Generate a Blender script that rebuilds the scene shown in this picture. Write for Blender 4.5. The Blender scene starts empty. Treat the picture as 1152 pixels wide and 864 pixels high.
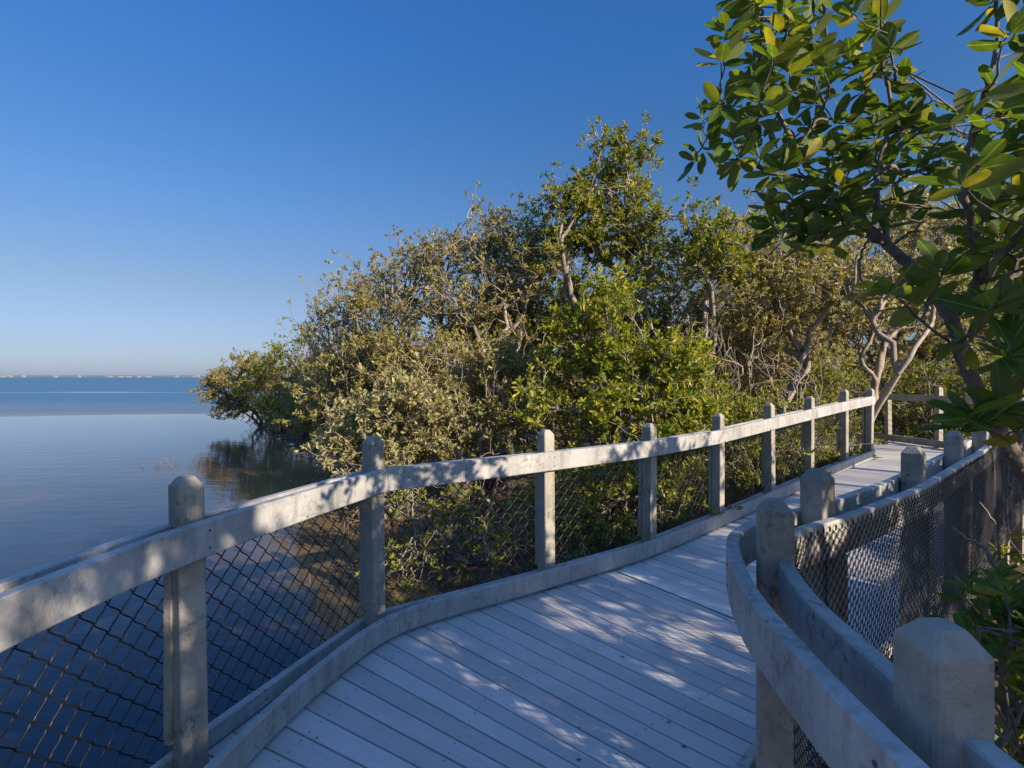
import bpy, math, random
import numpy as np
from mathutils import Vector

R = math.radians
C = bpy.data.collections.new('place'); bpy.context.scene.collection.children.link(C)
CAMZ = 1.66          # eye height above the deck
F = 600.0            # focal length in units of a 1152 wide frame
WATER = -0.70

def at(px, py, y):
    """world point for a direction measured on the photo and a distance ahead"""
    return np.array([(px-576)/F*y, y, CAMZ-(py-424)/F*y])

# ------------------------------------------------------------------ helpers
def np_mesh(name, verts, faces, mat, parent=None, smooth=False, uv=None):
    """faces: (n,k) int array or list of such arrays"""
    if not isinstance(faces, list): faces = [faces]
    me = bpy.data.meshes.new(name)
    verts = np.asarray(verts, dtype=np.float32).reshape(-1, 3)
    if parent is not None and parent.name in WORLD_SHAPED: verts = verts-np.array(parent.location, dtype=np.float32)
    me.vertices.add(len(verts)); me.vertices.foreach_set('co', verts.ravel())
    idx = np.concatenate([f.ravel() for f in faces]).astype(np.int32)
    tot = np.concatenate([np.full(len(f), f.shape[1]) for f in faces]).astype(np.int32)
    st = np.concatenate([[0], np.cumsum(tot)[:-1]]).astype(np.int32)
    me.loops.add(len(idx)); me.loops.foreach_set('vertex_index', idx)
    me.polygons.add(len(tot)); me.polygons.foreach_set('loop_start', st)
    me.polygons.foreach_set('use_smooth', np.full(len(tot), bool(smooth)))
    if uv is not None:
        l = me.uv_layers.new(name='UVMap')
        l.data.foreach_set('uv', np.asarray(uv, dtype=np.float32)[idx].ravel())
    me.update(calc_edges=True); me.validate()
    me.materials.append(mat)
    o = bpy.data.objects.new(name, me); C.objects.link(o)
    if parent is not None: o.parent = parent
    return o

WORLD_SHAPED = set()   # things whose parts are modelled in world coordinates
class MB:
    def __init__(s): s.v = []; s.f = {}; s.n = 0; s.uv = []
    def add(s, v, f, uv=None):
        v = np.asarray(v, float).reshape(-1, 3); fs = f if isinstance(f, list) else [f]
        for q in fs:
            q = np.asarray(q, int)
            if q.size: s.f.setdefault(q.shape[1], []).append(q + s.n)
        s.v.append(v); s.n += len(v)
        s.uv.append(np.zeros((len(v), 2)) if uv is None else np.asarray(uv, float))
    def build(s, name, mat, parent=None, smooth=False, uv=False):
        return np_mesh(name, np.concatenate(s.v), [np.concatenate(a) for a in s.f.values()], mat, parent, smooth,
                       np.concatenate(s.uv) if uv else None)

def empty(name, loc, label=None, cat=None, group=None, kind=None):
    o = bpy.data.objects.new(name, None); C.objects.link(o); o.location = loc; o.empty_display_size = .2
    tag(o, label, cat, group, kind); return o
def tag(o, label=None, cat=None, group=None, kind=None):
    if label: o['label'] = label
    if cat: o['category'] = cat
    if group: o['group'] = group
    if kind: o['kind'] = kind
    return o

def rings(pr):
    """pr (n,k,3) rings -> verts, quads (open tube)"""
    n, k = pr.shape[:2]
    i = np.arange(n-1)[:, None]*k; j = np.arange(k)[None]; j2 = (j+1) % k
    return pr.reshape(-1, 3), np.stack([i+j, i+j2, i+k+j2, i+k+j], -1).reshape(-1, 4)

def norm(a): return a/np.maximum(np.linalg.norm(a, axis=-1, keepdims=True), 1e-9)

def frames(t):
    up = np.where(np.abs(t[..., 2:3]) > .9, np.array([1., 0, 0]), np.array([0, 0, 1.]))
    a = norm(np.cross(t, up)); b = np.cross(t, a); return a, b

def tubes(P, Rr, sides=5):
    """P (N,K,3) polylines, Rr (N,K) radii -> verts, quads"""
    T = norm(np.gradient(P, axis=1))
    a, b = frames(T)
    for k in range(1, P.shape[1]):     # parallel-ish frames along each chain
        ak = a[:, k-1] - T[:, k]*np.sum(a[:, k-1]*T[:, k], -1, keepdims=True)
        a[:, k] = norm(ak); b[:, k] = np.cross(T[:, k], a[:, k])
    th = np.linspace(0, 2*np.pi, sides, endpoint=False)
    V = P[:, :, None] + Rr[:, :, None, None]*(a[:, :, None]*np.cos(th)[None, None, :, None] + b[:, :, None]*np.sin(th)[None, None, :, None])
    N, K = P.shape[:2]
    n = np.arange(N)[:, None, None]*K*sides; k = np.arange(K-1)[None, :, None]*sides
    j = np.arange(sides)[None, None]; j2 = (j+1) % sides
    Fq = np.stack([n+k+j, n+k+j2, n+k+sides+j2, n+k+sides+j], -1).reshape(-1, 4)
    return V.reshape(-1, 3), Fq

# ------------------------------------------------------------------ materials
def new_mat(name):
    m = bpy.data.materials.new(name); m.use_nodes = True; nt = m.node_tree
    b = nt.nodes['Principled BSDF']; return m, nt, b
def N(nt, typ, **kw):
    n = nt.nodes.new(typ)
    for k, v in kw.items():
        if k in n.inputs: n.inputs[k].default_value = v
        else: setattr(n, k, v)
    return n
def ramp(nt, src, stops):
    r = N(nt, 'ShaderNodeValToRGB'); e = r.color_ramp.elements
    while len(e) < len(stops): e.new(.5)
    for q, (p, c) in zip(e, stops): q.position = p; q.color = (*c, 1) if len(c) == 3 else c
    nt.links.new(src, r.inputs[0]); return r
def mixc(nt, fac, a, b, mode='MIX'):
    m = N(nt, 'ShaderNodeMix', data_type='RGBA', blend_type=mode)
    for k, s in ((0, fac), (6, a), (7, b)):
        if hasattr(s, 'is_linked') or hasattr(s, 'links'): nt.links.new(s, m.inputs[k])
        else: m.inputs[k].default_value = s if k == 0 else (*s, 1)
    return m.outputs[2]
def noise(nt, vec, scale, detail=4, rough=.55):
    n = N(nt, 'ShaderNodeTexNoise', Scale=scale, Detail=detail, Roughness=rough)
    if vec is not None: nt.links.new(vec, n.inputs['Vector'])
    return n.outputs[0]
def bump(nt, b, h, strength, dist):
    n = N(nt, 'ShaderNodeBump', Strength=strength, Distance=dist)
    nt.links.new(h, n.inputs['Height']); nt.links.new(n.outputs[0], b.inputs['Normal']); return n

def lumber(name, c1, c2, dirt, rough=.62, amt=.5, streak=False):
    m, nt, b = new_mat(name)
    g = N(nt, 'ShaderNodeNewGeometry'); pos = g.outputs['Position']
    n1 = noise(nt, pos, 3.2, 6, .62); n2 = noise(nt, pos, 34, 5, .7)
    base = ramp(nt, n1, [(.3, c1), (.7, c2)]).outputs[0]
    sp = ramp(nt, n2, [(.38, (1, 1, 1)), (.50, (0, 0, 0))]).outputs[0]
    n3 = noise(nt, pos, 5.5, 4, .6)
    area = ramp(nt, n3, [(.46, (0, 0, 0)), (.66, (amt, amt, amt))]).outputs[0]
    f = N(nt, 'ShaderNodeMath', operation='MULTIPLY'); nt.links.new(sp, f.inputs[0]); nt.links.new(area, f.inputs[1])
    col = mixc(nt, f.outputs[0], base, dirt)
    # small dark pits
    v = N(nt, 'ShaderNodeTexVoronoi', Scale=46.0); nt.links.new(pos, v.inputs['Vector'])
    pit = ramp(nt, v.outputs['Distance'], [(.05, (.55, .55, .55)), (.13, (0, 0, 0))]).outputs[0]
    pm = N(nt, 'ShaderNodeMath', operation='MULTIPLY'); nt.links.new(pit, pm.inputs[0]); nt.links.new(ramp(nt, noise(nt, pos, 9, 2), [(.5, (0, 0, 0)), (.62, (1, 1, 1))]).outputs[0], pm.inputs[1])
    col = mixc(nt, pm.outputs[0], col, dirt)
    ms = N(nt, 'ShaderNodeMapping'); ms.inputs['Scale'].default_value = (7, 7, .9); nt.links.new(pos, ms.inputs[0])
    st = ramp(nt, noise(nt, ms.outputs[0], 2.4, 5, .6), [(.5, (0, 0, 0)), (.72, (.55, .55, .55))]).outputs[0]
    col = mixc(nt, st, col, tuple(v*.62 for v in c1))
    nt.links.new(col, b.inputs['Base Color']); b.inputs['Roughness'].default_value = rough
    bump(nt, b, n2, .9, .007)
    return m

M = {}
M['rail'] = lumber('weathered_rail_lumber', (.24, .24, .23), (.43, .425, .405), (.12, .12, .10), amt=.95)
M['post'] = lumber('weathered_post_lumber', (.20, .185, .15), (.38, .355, .295), (.09, .09, .07), amt=1.0)
M['under'] = lumber('dark_pile_timber', (.07, .06, .05), (.12, .105, .09), (.03, .03, .025))

def deck_mat():
    m, nt, b = new_mat('composite_deck_boards')
    g = N(nt, 'ShaderNodeNewGeometry'); uv = N(nt, 'ShaderNodeUVMap')
    mp = N(nt, 'ShaderNodeMapping'); mp.inputs['Scale'].default_value = (1.2, 26, 1); nt.links.new(uv.outputs[0], mp.inputs[0])
    grain = noise(nt, mp.outputs[0], 3.0, 5, .65)
    rnd = ramp(nt, g.outputs['Random Per Island'], [(0, (.39, .385, .38)), (1, (.51, .50, .485))]).outputs[0]
    gr = ramp(nt, grain, [(.3, (.84, .84, .84)), (.7, (1.08, 1.08, 1.08))]).outputs[0]
    col = mixc(nt, 1.0, rnd, gr, 'MULTIPLY')
    d = ramp(nt, noise(nt, g.outputs['Position'], 2.1, 6, .65), [(.45, (0, 0, 0)), (.75, (.35, .35, .35))]).outputs[0]
    col = mixc(nt, d, col, (.20, .19, .17))
    sp = ramp(nt, noise(nt, g.outputs['Position'], 60, 3, .6), [(.68, (0, 0, 0)), (.74, (.5, .5, .5))]).outputs[0]
    col = mixc(nt, sp, col, (.12, .11, .09))
    # paired screw heads over the joists
    su = N(nt, 'ShaderNodeSeparateXYZ'); nt.links.new(uv.outputs[0], su.inputs[0])
    def mth(op, a, c=None, d=None):
        n = N(nt, 'ShaderNodeMath', operation=op)
        for k, v in enumerate((a, c, d)):
            if v is None: continue
            if isinstance(v, (int, float)): n.inputs[k].default_value = v
            else: nt.links.new(v, n.inputs[k])
        return n.outputs[0]
    du = mth('SUBTRACT', mth('MODULO', su.outputs[0], .61), .305)
    dv = mth('SUBTRACT', mth('ABSOLUTE', mth('SUBTRACT', mth('MODULO', su.outputs[1], 1.3), .075)), .042)
    dd = mth('SQRT', mth('ADD', mth('MULTIPLY', du, du), mth('MULTIPLY', dv, dv)))
    col = mixc(nt, mth('LESS_THAN', dd, .0048), col, (.07, .065, .06))
    nt.links.new(col, b.inputs['Base Color']); b.inputs['Roughness'].default_value = .55
    bump(nt, b, grain, .25, .002)
    return m
M['deck'] = deck_mat()
m, nt, b = new_mat('joint_plate_aluminium'); b.inputs['Base Color'].default_value = (.62, .62, .61, 1); b.inputs['Roughness'].default_value = .45
g = N(nt, 'ShaderNodeNewGeometry'); nt.links.new(ramp(nt, noise(nt, g.outputs['Position'], 14, 5), [(.35, (.48, .48, .46)), (.7, (.66, .66, .65))]).outputs[0], b.inputs['Base Color']); M['plate'] = m
m, nt, b = new_mat('black_coated_wire')
g = N(nt, 'ShaderNodeNewGeometry')
nt.links.new(ramp(nt, noise(nt, g.outputs['Position'], 2.5, 4), [(.55, (.008, .008, .009)), (.8, (.028, .027, .025))]).outputs[0], b.inputs['Base Color'])
b.inputs['Roughness'].default_value = .45; M['wire'] = m
m, nt, b = new_mat('galvanised_screw'); b.inputs['Base Color'].default_value = (.08, .075, .07, 1); b.inputs['Roughness'].default_value = .5; M['screw'] = m

def bark(name, c1, c2, sc=9):
    m, nt, b = new_mat(name); g = N(nt, 'ShaderNodeNewGeometry'); n = noise(nt, g.outputs['Position'], sc, 6, .7)
    c = ramp(nt, n, [(.3, c1), (.68, c2)]).outputs[0]
    r = ramp(nt, g.outputs['Random Per Island'], [(0, (.7, .68, .66)), (1, (1.2, 1.2, 1.2))]).outputs[0]
    nt.links.new(mixc(nt, 1.0, c, r, 'MULTIPLY'), b.inputs['Base Color']); b.inputs['Roughness'].default_value = .85
    bump(nt, b, n, .6, .01); return m
M['bark'] = bark('grey_brown_bark', (.14, .11, .085), (.34, .29, .235))
M['bark_near'] = bark('mottled_mangrove_bark', (.055, .042, .034), (.22, .175, .145), 22)
M['bark_red'] = bark('reddish_root_bark', (.09, .05, .035), (.22, .14, .10))

def leafmat(name, stops, trans=.3, rough=.42, veins=False, under=(.16, .19, .07), gloss=.5):
    m, nt, b = new_mat(name); g = N(nt, 'ShaderNodeNewGeometry')
    c = ramp(nt, g.outputs['Random Per Island'], stops).outputs[0]
    c = mixc(nt, ramp(nt, noise(nt, g.outputs['Position'], 1.4, 3), [(.35, (0, 0, 0)), (.7, (.5, .5, .5))]).outputs[0], c, stops[0][1])
    if veins:
        uv = N(nt, 'ShaderNodeUVMap'); s = N(nt, 'ShaderNodeSeparateXYZ'); nt.links.new(uv.outputs[0], s.inputs[0])
        a = N(nt, 'ShaderNodeMath', operation='ABSOLUTE'); nt.links.new(s.outputs[1], a.inputs[0])
        vr = ramp(nt, a.outputs[0], [(.03, (.7, .7, .7)), (.1, (0, 0, 0))]).outputs[0]
        c = mixc(nt, vr, c, (.24, .27, .07))
        spn = noise(nt, g.outputs['Position'], 130, 3, .6)
        c = mixc(nt, ramp(nt, spn, [(.66, (0, 0, 0)), (.72, (.8, .8, .8))]).outputs[0], c, (.10, .075, .03))
        c = mixc(nt, 1.0, c, ramp(nt, noise(nt, g.outputs['Position'], 30, 3), [(.3, (.72, .72, .72)), (.7, (1.25, 1.2, 1.1))]).outputs[0], 'MULTIPLY')
    cu = mixc(nt, g.outputs['Backfacing'], c, under) if veins else c
    nt.links.new(cu, b.inputs['Base Color']); b.inputs['Roughness'].default_value = rough
    b.inputs['Specular IOR Level'].default_value = gloss
    tr = N(nt, 'ShaderNodeBsdfTranslucent')
    tc = mixc(nt, 1.0, c, (2.1, 2.0, .7), 'MULTIPLY'); nt.links.new(tc, tr.inputs[0])
    mx = N(nt, 'ShaderNodeMixShader'); mx.inputs[0].default_value = trans
    nt.links.new(b.outputs[0], mx.inputs[1]); nt.links.new(tr.outputs[0], mx.inputs[2])
    nt.links.new(mx.outputs[0], nt.nodes['Material Output'].inputs[0]); return m
M['leaf_near'] = leafmat('glossy_mangrove_leaf', [(0, (.040, .085, .012)), (.6, (.075, .135, .016)), (.85, (.16, .21, .022)), (1, (.40, .32, .03))], .36, .55, True, gloss=.22)
M['leaf_red'] = leafmat('green_mangrove_leaf', [(0, (.075, .11, .016)), (.5, (.175, .20, .028)), (.85, (.32, .31, .04)), (1, (.44, .34, .05))], .34, .45, gloss=.25)
M['leaf_yel'] = leafmat('yellow_green_mangrove_leaf', [(0, (.085, .13, .014)), (.45, (.19, .235, .024)), (.85, (.38, .36, .04)), (1, (.52, .38, .05))], .36, .45, gloss=.25)
M['leaf_olive'] = leafmat('olive_mangrove_leaf', [(0, (.14, .13, .048)), (.5, (.25, .225, .072)), (.9, (.38, .335, .12)), (1, (.44, .35, .10))], .28, .5, gloss=.25)
M['leaf_pale'] = leafmat('pale_silvery_leaf', [(0, (.20, .19, .085)), (.5, (.34, .31, .15)), (1, (.48, .43, .23))], .28, .5, gloss=.25)
M['leaf_dry'] = leafmat('brown_fallen_leaf', [(0, (.07, .04, .02)), (.6, (.17, .10, .045)), (1, (.30, .20, .08))], .15, .7)

# ------------------------------------------------------------------ boardwalk geometry
def smooth_path(ctrl, step=.05):
    P = np.array(ctrl, float); P = np.vstack([2*P[0]-P[1], P, 2*P[-1]-P[-2]]); out = []
    for i in range(1, len(P)-2):
        L = np.linalg.norm(P[i+1]-P[i]); n = max(2, int(L/step)); u = np.linspace(0, 1, n, endpoint=False)[:, None]
        a, b_, c, d = P[i-1], P[i], P[i+1], P[i+2]
        out.append(.5*((2*b_)+(-a+c)*u+(2*a-5*b_+4*c-d)*u**2+(-a+3*b_-3*c+d)*u**3))
    out.append(P[-2:-1]); return np.concatenate(out)

LA = smooth_path([(-1.37, -2.2), (-1.37, -.4), (-1.36, .5), (-1.355, 1.1), (-1.335, 1.6), (-1.255, 2.08), (-1.08, 2.62), (-.80, 3.38)])
LB = smooth_path([(-.80, 3.38), (-.35, 3.69), (.16, 4.04), (.72, 4.44), (1.2, 4.80), (1.70, 5.26), (2.24, 5.78), (3.2, 6.60), (4.18, 7.43), (5.2, 8.28), (6.15, 9.03)])
LEFT = np.vstack([LA, LB[1:]])
LEFTK = smooth_path([(-1.30, -2.2), (-1.29, -.4), (-1.27, .5), (-1.24, 1.1), (-1.20, 1.6), (-1.15, 2.05), (-1.09, 2.38), (-1.0, 2.74), (-.84, 3.19), (-.66, 3.45), (-.35, 3.69), (.16, 4.04), (.72, 4.44), (1.2, 4.80), (1.70, 5.26), (2.24, 5.78), (3.2, 6.60), (4.18, 7.43), (5.2, 8.28), (6.15, 9.03)])
RIGHT = smooth_path([(.64, -2.2), (.60, -.4), (.592, .3), (.587, .9), (.603, 1.18), (.632, 1.45), (.70, 1.72), (.80, 1.98), (.96, 2.17), (1.14, 2.30), (1.34, 2.43), (1.72, 2.72), (2.145, 3.06),
                     (3.06, 3.88), (3.98, 4.69), (4.92, 5.51), (5.86, 6.33), (6.8, 7.17), (7.5, 7.75), (8.0, 8.0)])
FAR = smooth_path([(7.35, 17.0), (7.75, 14.2), (8.10, 11.6), (8.28, 10.4), (8.45, 9.3), (8.9, 8.6)])
HD = np.array([.757, .653]); E0 = np.array([2.24, 5.79])
def dz(p):
    u = (np.asarray(p)[..., :2]-E0) @ HD
    return np.clip(u*.052, 0, .265)

def arc(P):
    return np.concatenate([[0], np.cumsum(np.linalg.norm(np.diff(P, axis=0), axis=1))])
def sample(P, s):
    a = arc(P); return np.stack([np.interp(s, a, P[:, 0]), np.interp(s, a, P[:, 1])], -1)
def tang(P): return norm(np.gradient(P, axis=0))
def left_n(P):
    t = tang(P); return np.stack([-t[:, 1], t[:, 0]], -1)
def off(P, d):   # d>0: to the left of travel
    return P + left_n(P)*d

def sweep(mb, P, o0, o1, z0, z1, ch=.005, cap=True):
    """board along P with cross-section from offset o0 to o1 and z0..z1 above the deck"""
    n = left_n(P); z = dz(P); lo, hi = min(o0, o1), max(o0, o1)
    sec = [(lo+ch, z0), (hi-ch, z0), (hi, z0+ch), (hi, z1-ch), (hi-ch, z1), (lo+ch, z1), (lo, z1-ch), (lo, z0+ch)]
    V = np.stack([np.concatenate([P+n*o, (z+h)[:, None]], 1) for o, h in sec], 1)
    v, f = rings(V); k = 8
    mb.add(v, f)
    if cap:
        mb.add(V[0], np.arange(8)[None, ::-1]); mb.add(V[-1], np.arange(8)[None])

def cut(P, s0, s1, step=.06):
    s = np.linspace(s0, s1, max(2, int((s1-s0)/step)+1)); return sample(P, s)

PW = .102
def post(parent, c, yaw, zb, zt, w=PW, seed=0):
    rg = np.random.default_rng(seed)
    e = .006; h = w/2
    def ring(h, e, z):
        p = [(h-e, -h), (h, -h+e), (h, h-e), (h-e, h), (-h+e, h), (-h, h-e), (-h, -h+e), (-h+e, -h)]
        return [(x, y, z) for x, y in p]
    z0 = dz(np.array(c))
    prof = [(h, e, zb), (h, e, z0+zt-.042), (h*.965, e, z0+zt-.035), (h*.55, e, z0+zt-.004), (h*.46, e, z0+zt)]
    V = np.array([ring(*q) for q in prof]); ca, sa = math.cos(yaw), math.sin(yaw)
    V += np.array([rg.normal()*.0, 0, 0])
    lean = rg.normal(size=2)*.007; zt = zt+rg.normal()*.004
    X = V[..., 0]*ca-V[..., 1]*sa+c[0]+lean[0]*(V[..., 2]-.1); Y = V[..., 0]*sa+V[..., 1]*ca+c[1]+lean[1]*(V[..., 2]-.1)
    V = np.stack([X, Y, V[..., 2]], -1)
    mb = MB(); v, f = rings(V); mb.add(v, f); mb.add(V[-1], np.arange(8)[None])
    return mb.build('post', M['post'], parent)

def chainlink(P, z0, z1, parent, pitch=.05, r=.0027, sides=5, loops=True):
    """interlocked zig-zag wires hung along the line P"""
    L = arc(P)[-1]; nw = int(L/pitch); nz = int(round((z1-z0)/pitch)); nn = left_n(P); a = arc(P)
    k = np.arange(nz+1)
    zz = z1-k*pitch
    i = np.arange(nw)[:, None]
    side = (k[None] + i*0) % 2
    s = i*pitch + np.where(side == 0, .02*pitch, 1.02*pitch+.0)*1.0
    s = np.where((i % 2) == 0, s, i*pitch + np.where(side == 0, 1.02*pitch, .02*pitch))
    s = s.astype(float)
    bul = .0035*np.sin(s*7.3)*np.sin(zz[None]*5)
    # corner points get a little hook in depth so that the wires wrap one another
    pts = []
    for t, dep in ((0, 0.0), (.1, .004), (.3, .001), (.5, 0.0), (.7, -.001), (.9, -.004)):
        ts = t-.055*math.sin(2*math.pi*t)
        s2 = s[:, :-1]*(1-ts)+s[:, 1:]*ts; z2 = np.broadcast_to(zz[None, :-1]*(1-t)+zz[None, 1:]*t, s2.shape)
        b2 = bul[:, :-1]*(1-t)+bul[:, 1:]*t
        o = b2+dep
        x = np.interp(s2, a, P[:, 0])+np.interp(s2, a, nn[:, 0])*o; y = np.interp(s2, a, P[:, 1])+np.interp(s2, a, nn[:, 1])*o
        zd = dz(np.stack([x, y], -1))
        pts.append(np.stack([x, y, z2+zd], -1))
    Q = np.stack(pts, 2).reshape(nw, -1, 3)
    mb = MB(); v, f = tubes(Q, np.full(Q.shape[:2], r), sides); mb.add(v, f)
    if loops:   # knuckled ends standing above the top line
        th = np.linspace(-.2, np.pi+.2, 7)
        sc = np.arange(0, nw, 1)*pitch+pitch*.5; sc = sc[::2]
        ls = sc[:, None]+.011*np.cos(th)[None]; lz = z1+.004+.019*np.sin(th)[None]+0*ls
        o = .003*np.cos(th)[None]+0*ls
        x = np.interp(ls, a, P[:, 0])+np.interp(ls, a, nn[:, 0])*o; y = np.interp(ls, a, P[:, 1])+np.interp(ls, a, nn[:, 1])*o
        Q = np.stack([x, y, lz+dz(np.stack([x, y], -1))], -1); v, f = tubes(Q, np.full(Q.shape[:2], r), sides); mb.add(v, f)
    return mb.build('chain_link_mesh', M['wire'], parent, smooth=True)

def s_for_px(P, px, lo=.5):
    a = arc(P); x = 576+F*P[:, 0]/np.maximum(P[:, 1], .05); ok = P[:, 1] > lo
    i = np.argmin(np.where(ok, np.abs(x-px), 1e9)); return a[i]

RT = .044        # rail thickness
RAIL = (.93, 1.075); KICK = (.022, .155)

def screw(parent, p, n):
    mb = MB(); n = np.array([n[0], n[1], 0]); a, b_ = frames(n[None]); a = a[0]; b_ = b_[0]
    th = np.linspace(0, 2*np.pi, 8, endpoint=False)
    r0 = np.array([p+n*.0004+.0055*(a*math.cos(t)+b_*math.sin(t)) for t in th]); r1 = r0+n*.002
    v, f = rings(np.stack([r0, r1])); mb.add(v, f); mb.add(r1, np.arange(8)[None])
    return mb.build('screw', M['screw'], parent)

def fence(root, P, sgn, splices, posts, mesh_side, zb=-1.3, mesh=True, pitch=.05, outer=True, mtop=1.03, sides=5, loops=True, seed=0, turn={}, PK=None, wire=.0031, mspan=None, drop=.006):
    """P = inner face line; sgn=+1 when outside lies to the left of travel. Boards butt at the splices."""
    L = arc(P)[-1]; cuts = [0]+list(splices)+[L]
    for a, b_ in zip(cuts[:-1], cuts[1:]):
        for (h0, h1), nm in ((RAIL, 'top_rail'), (KICK, 'kick_board')):
            PP = PK if (PK is not None and nm == 'kick_board') else P
            mb = MB(); sweep(mb, cut(PP, a+.0015, b_-.0015), 0, sgn*RT, h0, h1); mb.build(nm, M['rail'], root)
            if outer:
                o0 = RT+PW+.004
                mb = MB(); Q = cut(P, a, b_); sweep(mb, Q, sgn*o0, sgn*(o0+RT), h0-(.012 if nm == 'top_rail' else 0), h1-drop-(.028 if nm == 'kick_board' and drop > .01 else 0))
                mb.build('outer_rail' if nm == 'top_rail' else 'outer_kick_board', M['rail'], root)
    N_ = left_n(P); A = arc(P)
    for k, (s, ht, c_over) in enumerate(posts):
        p = sample(P, [s])[0]; n = np.array([np.interp(s, A, N_[:, 0]), np.interp(s, A, N_[:, 1])]); n /= np.linalg.norm(n)
        c = p+n*sgn*(RT+PW/2+.002) if c_over is None else np.array(c_over)
        yaw = math.atan2(n[1], n[0])+R(turn.get(k, 0))
        o = post(root, c, yaw, zb, ht, seed=seed+k)
        if outer:   # nailing batten behind each post between outer rail and outer kick board
            mb = MB(); t = np.array([n[1], -n[0]])
            q0 = c+n*sgn*(PW/2+.003); w = PW/2-.004
            line = np.array([q0-t*w, q0+t*w]); line = np.array([line[0]*(1-u)+line[1]*u for u in (0, .5, 1)])
            sg = 1 if np.dot(left_n(line)[0], n*sgn) > 0 else -1
            sweep(mb, line, 0, sg*.036, KICK[1]+.004, RAIL[0]-.018, .003); mb.build('batten', M['post'], root)
    if mesh:
        Q = off(P, sgn*(RT*2+PW+.012)); Q = Q if mspan is None else cut(Q, *mspan); chainlink(Q, .03, mtop, root, pitch, r=wire, sides=sides, loops=loops)

def deck_boards(mb, Lp, Rp, bw=.146, gap=.0085, th=.026, lift=0):
    aL = arc(Lp); nb = max(1, round(aL[-1]/bw)); bw = aL[-1]/nb; aR = arc(Rp)
    rg = np.random.default_rng(4)
    for i in range(nb):
        s0, s1 = i*bw/aL[-1], (i+1)*bw/aL[-1]
        l0 = sample(Lp, [s0*aL[-1]+gap/2])[0]; l1 = sample(Lp, [s1*aL[-1]-gap/2])[0]
        r0 = sample(Rp, [s0*aR[-1]])[0]; r1 = sample(Rp, [s1*aR[-1]])[0]
        d = norm(r1-r0); 
        if np.linalg.norm(r1-r0) > gap*1.5: r0 = r0+d*gap/2; r1 = r1-d*gap/2
        e = .003; k = 6
        us = np.linspace(0, 1, k+1)
        zj = rg.normal()*.0008
        V = []; UV = []
        for u in us:
            a_ = l0*(1-u)+r0*u; b_ = l1*(1-u)+r1*u; dd = norm(b_-a_)
            za = dz(a_)+lift+zj; zb_ = dz(b_)+lift+zj
            V.append([(a_[0], a_[1], za-th), (a_[0], a_[1], za-e), (*(a_+dd*e), za), (*(b_-dd*e), zb_), (b_[0], b_[1], zb_-e), (b_[0], b_[1], zb_-th)])
            UV += [(u*2.1+i*3.66, 0+i*1.3), (u*2.1+i*3.66, .002+i*1.3), (u*2.1+i*3.66, .01+i*1.3), (u*2.1+i*3.66, .14+i*1.3), (u*2.1+i*3.66, .142+i*1.3), (u*2.1+i*3.66, .15+i*1.3)]
        V = np.array(V); n_ = k+1
        j = np.arange(5)[None]; q = np.arange(n_-1)[:, None]*6
        f = np.stack([q+j, q+j+1, q+6+j+1, q+6+j], -1).reshape(-1, 4)
        mb.add(V.reshape(-1, 3), [f, np.array([[0, 5, 4, 3, 2, 1]]), np.array([[0, 1, 2, 3, 4, 5]])+(n_-1)*6], UV)

walk = empty('boardwalk', (0, 3, 0), kind='structure')
WORLD_SHAPED.add(walk.name)
# matching points on both edges, so that the boards fan round the bend
def pair(Lc, Rc): return smooth_path(Lc, .1), smooth_path(Rc, .1)
mb = MB()
Lo = off(LEFT, .16); aL = arc(LEFT)
def seg_between(P, p0, p1):
    i0 = np.argmin(np.linalg.norm(P-np.array(p0), axis=1)); i1 = np.argmin(np.linalg.norm(P-np.array(p1), axis=1)); return P[i0:i1+1]
Ro = off(RIGHT, -.16)
keys = [((-1.37, -2.2), (.64, -2.2)), ((-1.335, 1.6), (.60, .98)), ((-.80, 3.38), (.75, 1.88)), ((1.06, 4.70), (2.16, 3.05)), ((6.15, 9.03), (7.5, 7.75))]
def slices(P, Q, pts):    # stretches of the offset line Q between the marked points of P, sharing their ends
    ii = [int(np.argmin(np.linalg.norm(P-np.array(p), axis=1))) for p in pts]; return [Q[a:b+1] for a, b in zip(ii[:-1], ii[1:])]
LK = slices(LEFT, off(LEFT, .17), [k[0] for k in keys]); RK = slices(RIGHT, off(RIGHT, -.17), [k[1] for k in keys])
for i in range(4):
    l = LK[i]; r = RK[i]
    # trim/extend so that neighbouring stretches share their end line
    deck_boards(mb, l, r)
deck = mb.build('deck_planks', M['deck'], walk, uv=True)
# junction landing beyond the left fence
mb = MB()
l = np.array([[5.98, 9.25], [6.0, 13.5], [5.6, 19.5]]); 
deck_boards(mb, smooth_path([(5.98, 9.16), (6.02, 10.5), (5.95, 13.5), (5.6, 18)]), smooth_path([(8.55, 8.95), (8.42, 10.5), (8.2, 12.5), (7.5, 17.5)]))
deck_boards(mb, smooth_path([(6.10, 9.10), (7.2, 9.12), (8.4, 8.9), (10.4, 8.3)]), smooth_path([(7.62, 7.70), (8.2, 7.62), (8.9, 7.4), (10.2, 6.9)]), lift=-.004)
mb.build('landing_planks', M['deck'], walk, uv=True)
# expansion plate across the walk where the ramp begins
p0 = np.array([.985, 4.585]); p1 = np.array([1.90, 3.30]); d = norm(p1-p0); nrm_ = np.array([-d[1], d[0]])
mb = MB(); line = np.array([p0*(1-u)+p1*u for u in np.linspace(0, 1, 5)]); sweep(mb, line, -.0, -.10, .003, .011, .003); mb.build('joint_plate', M['plate'], walk)
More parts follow.
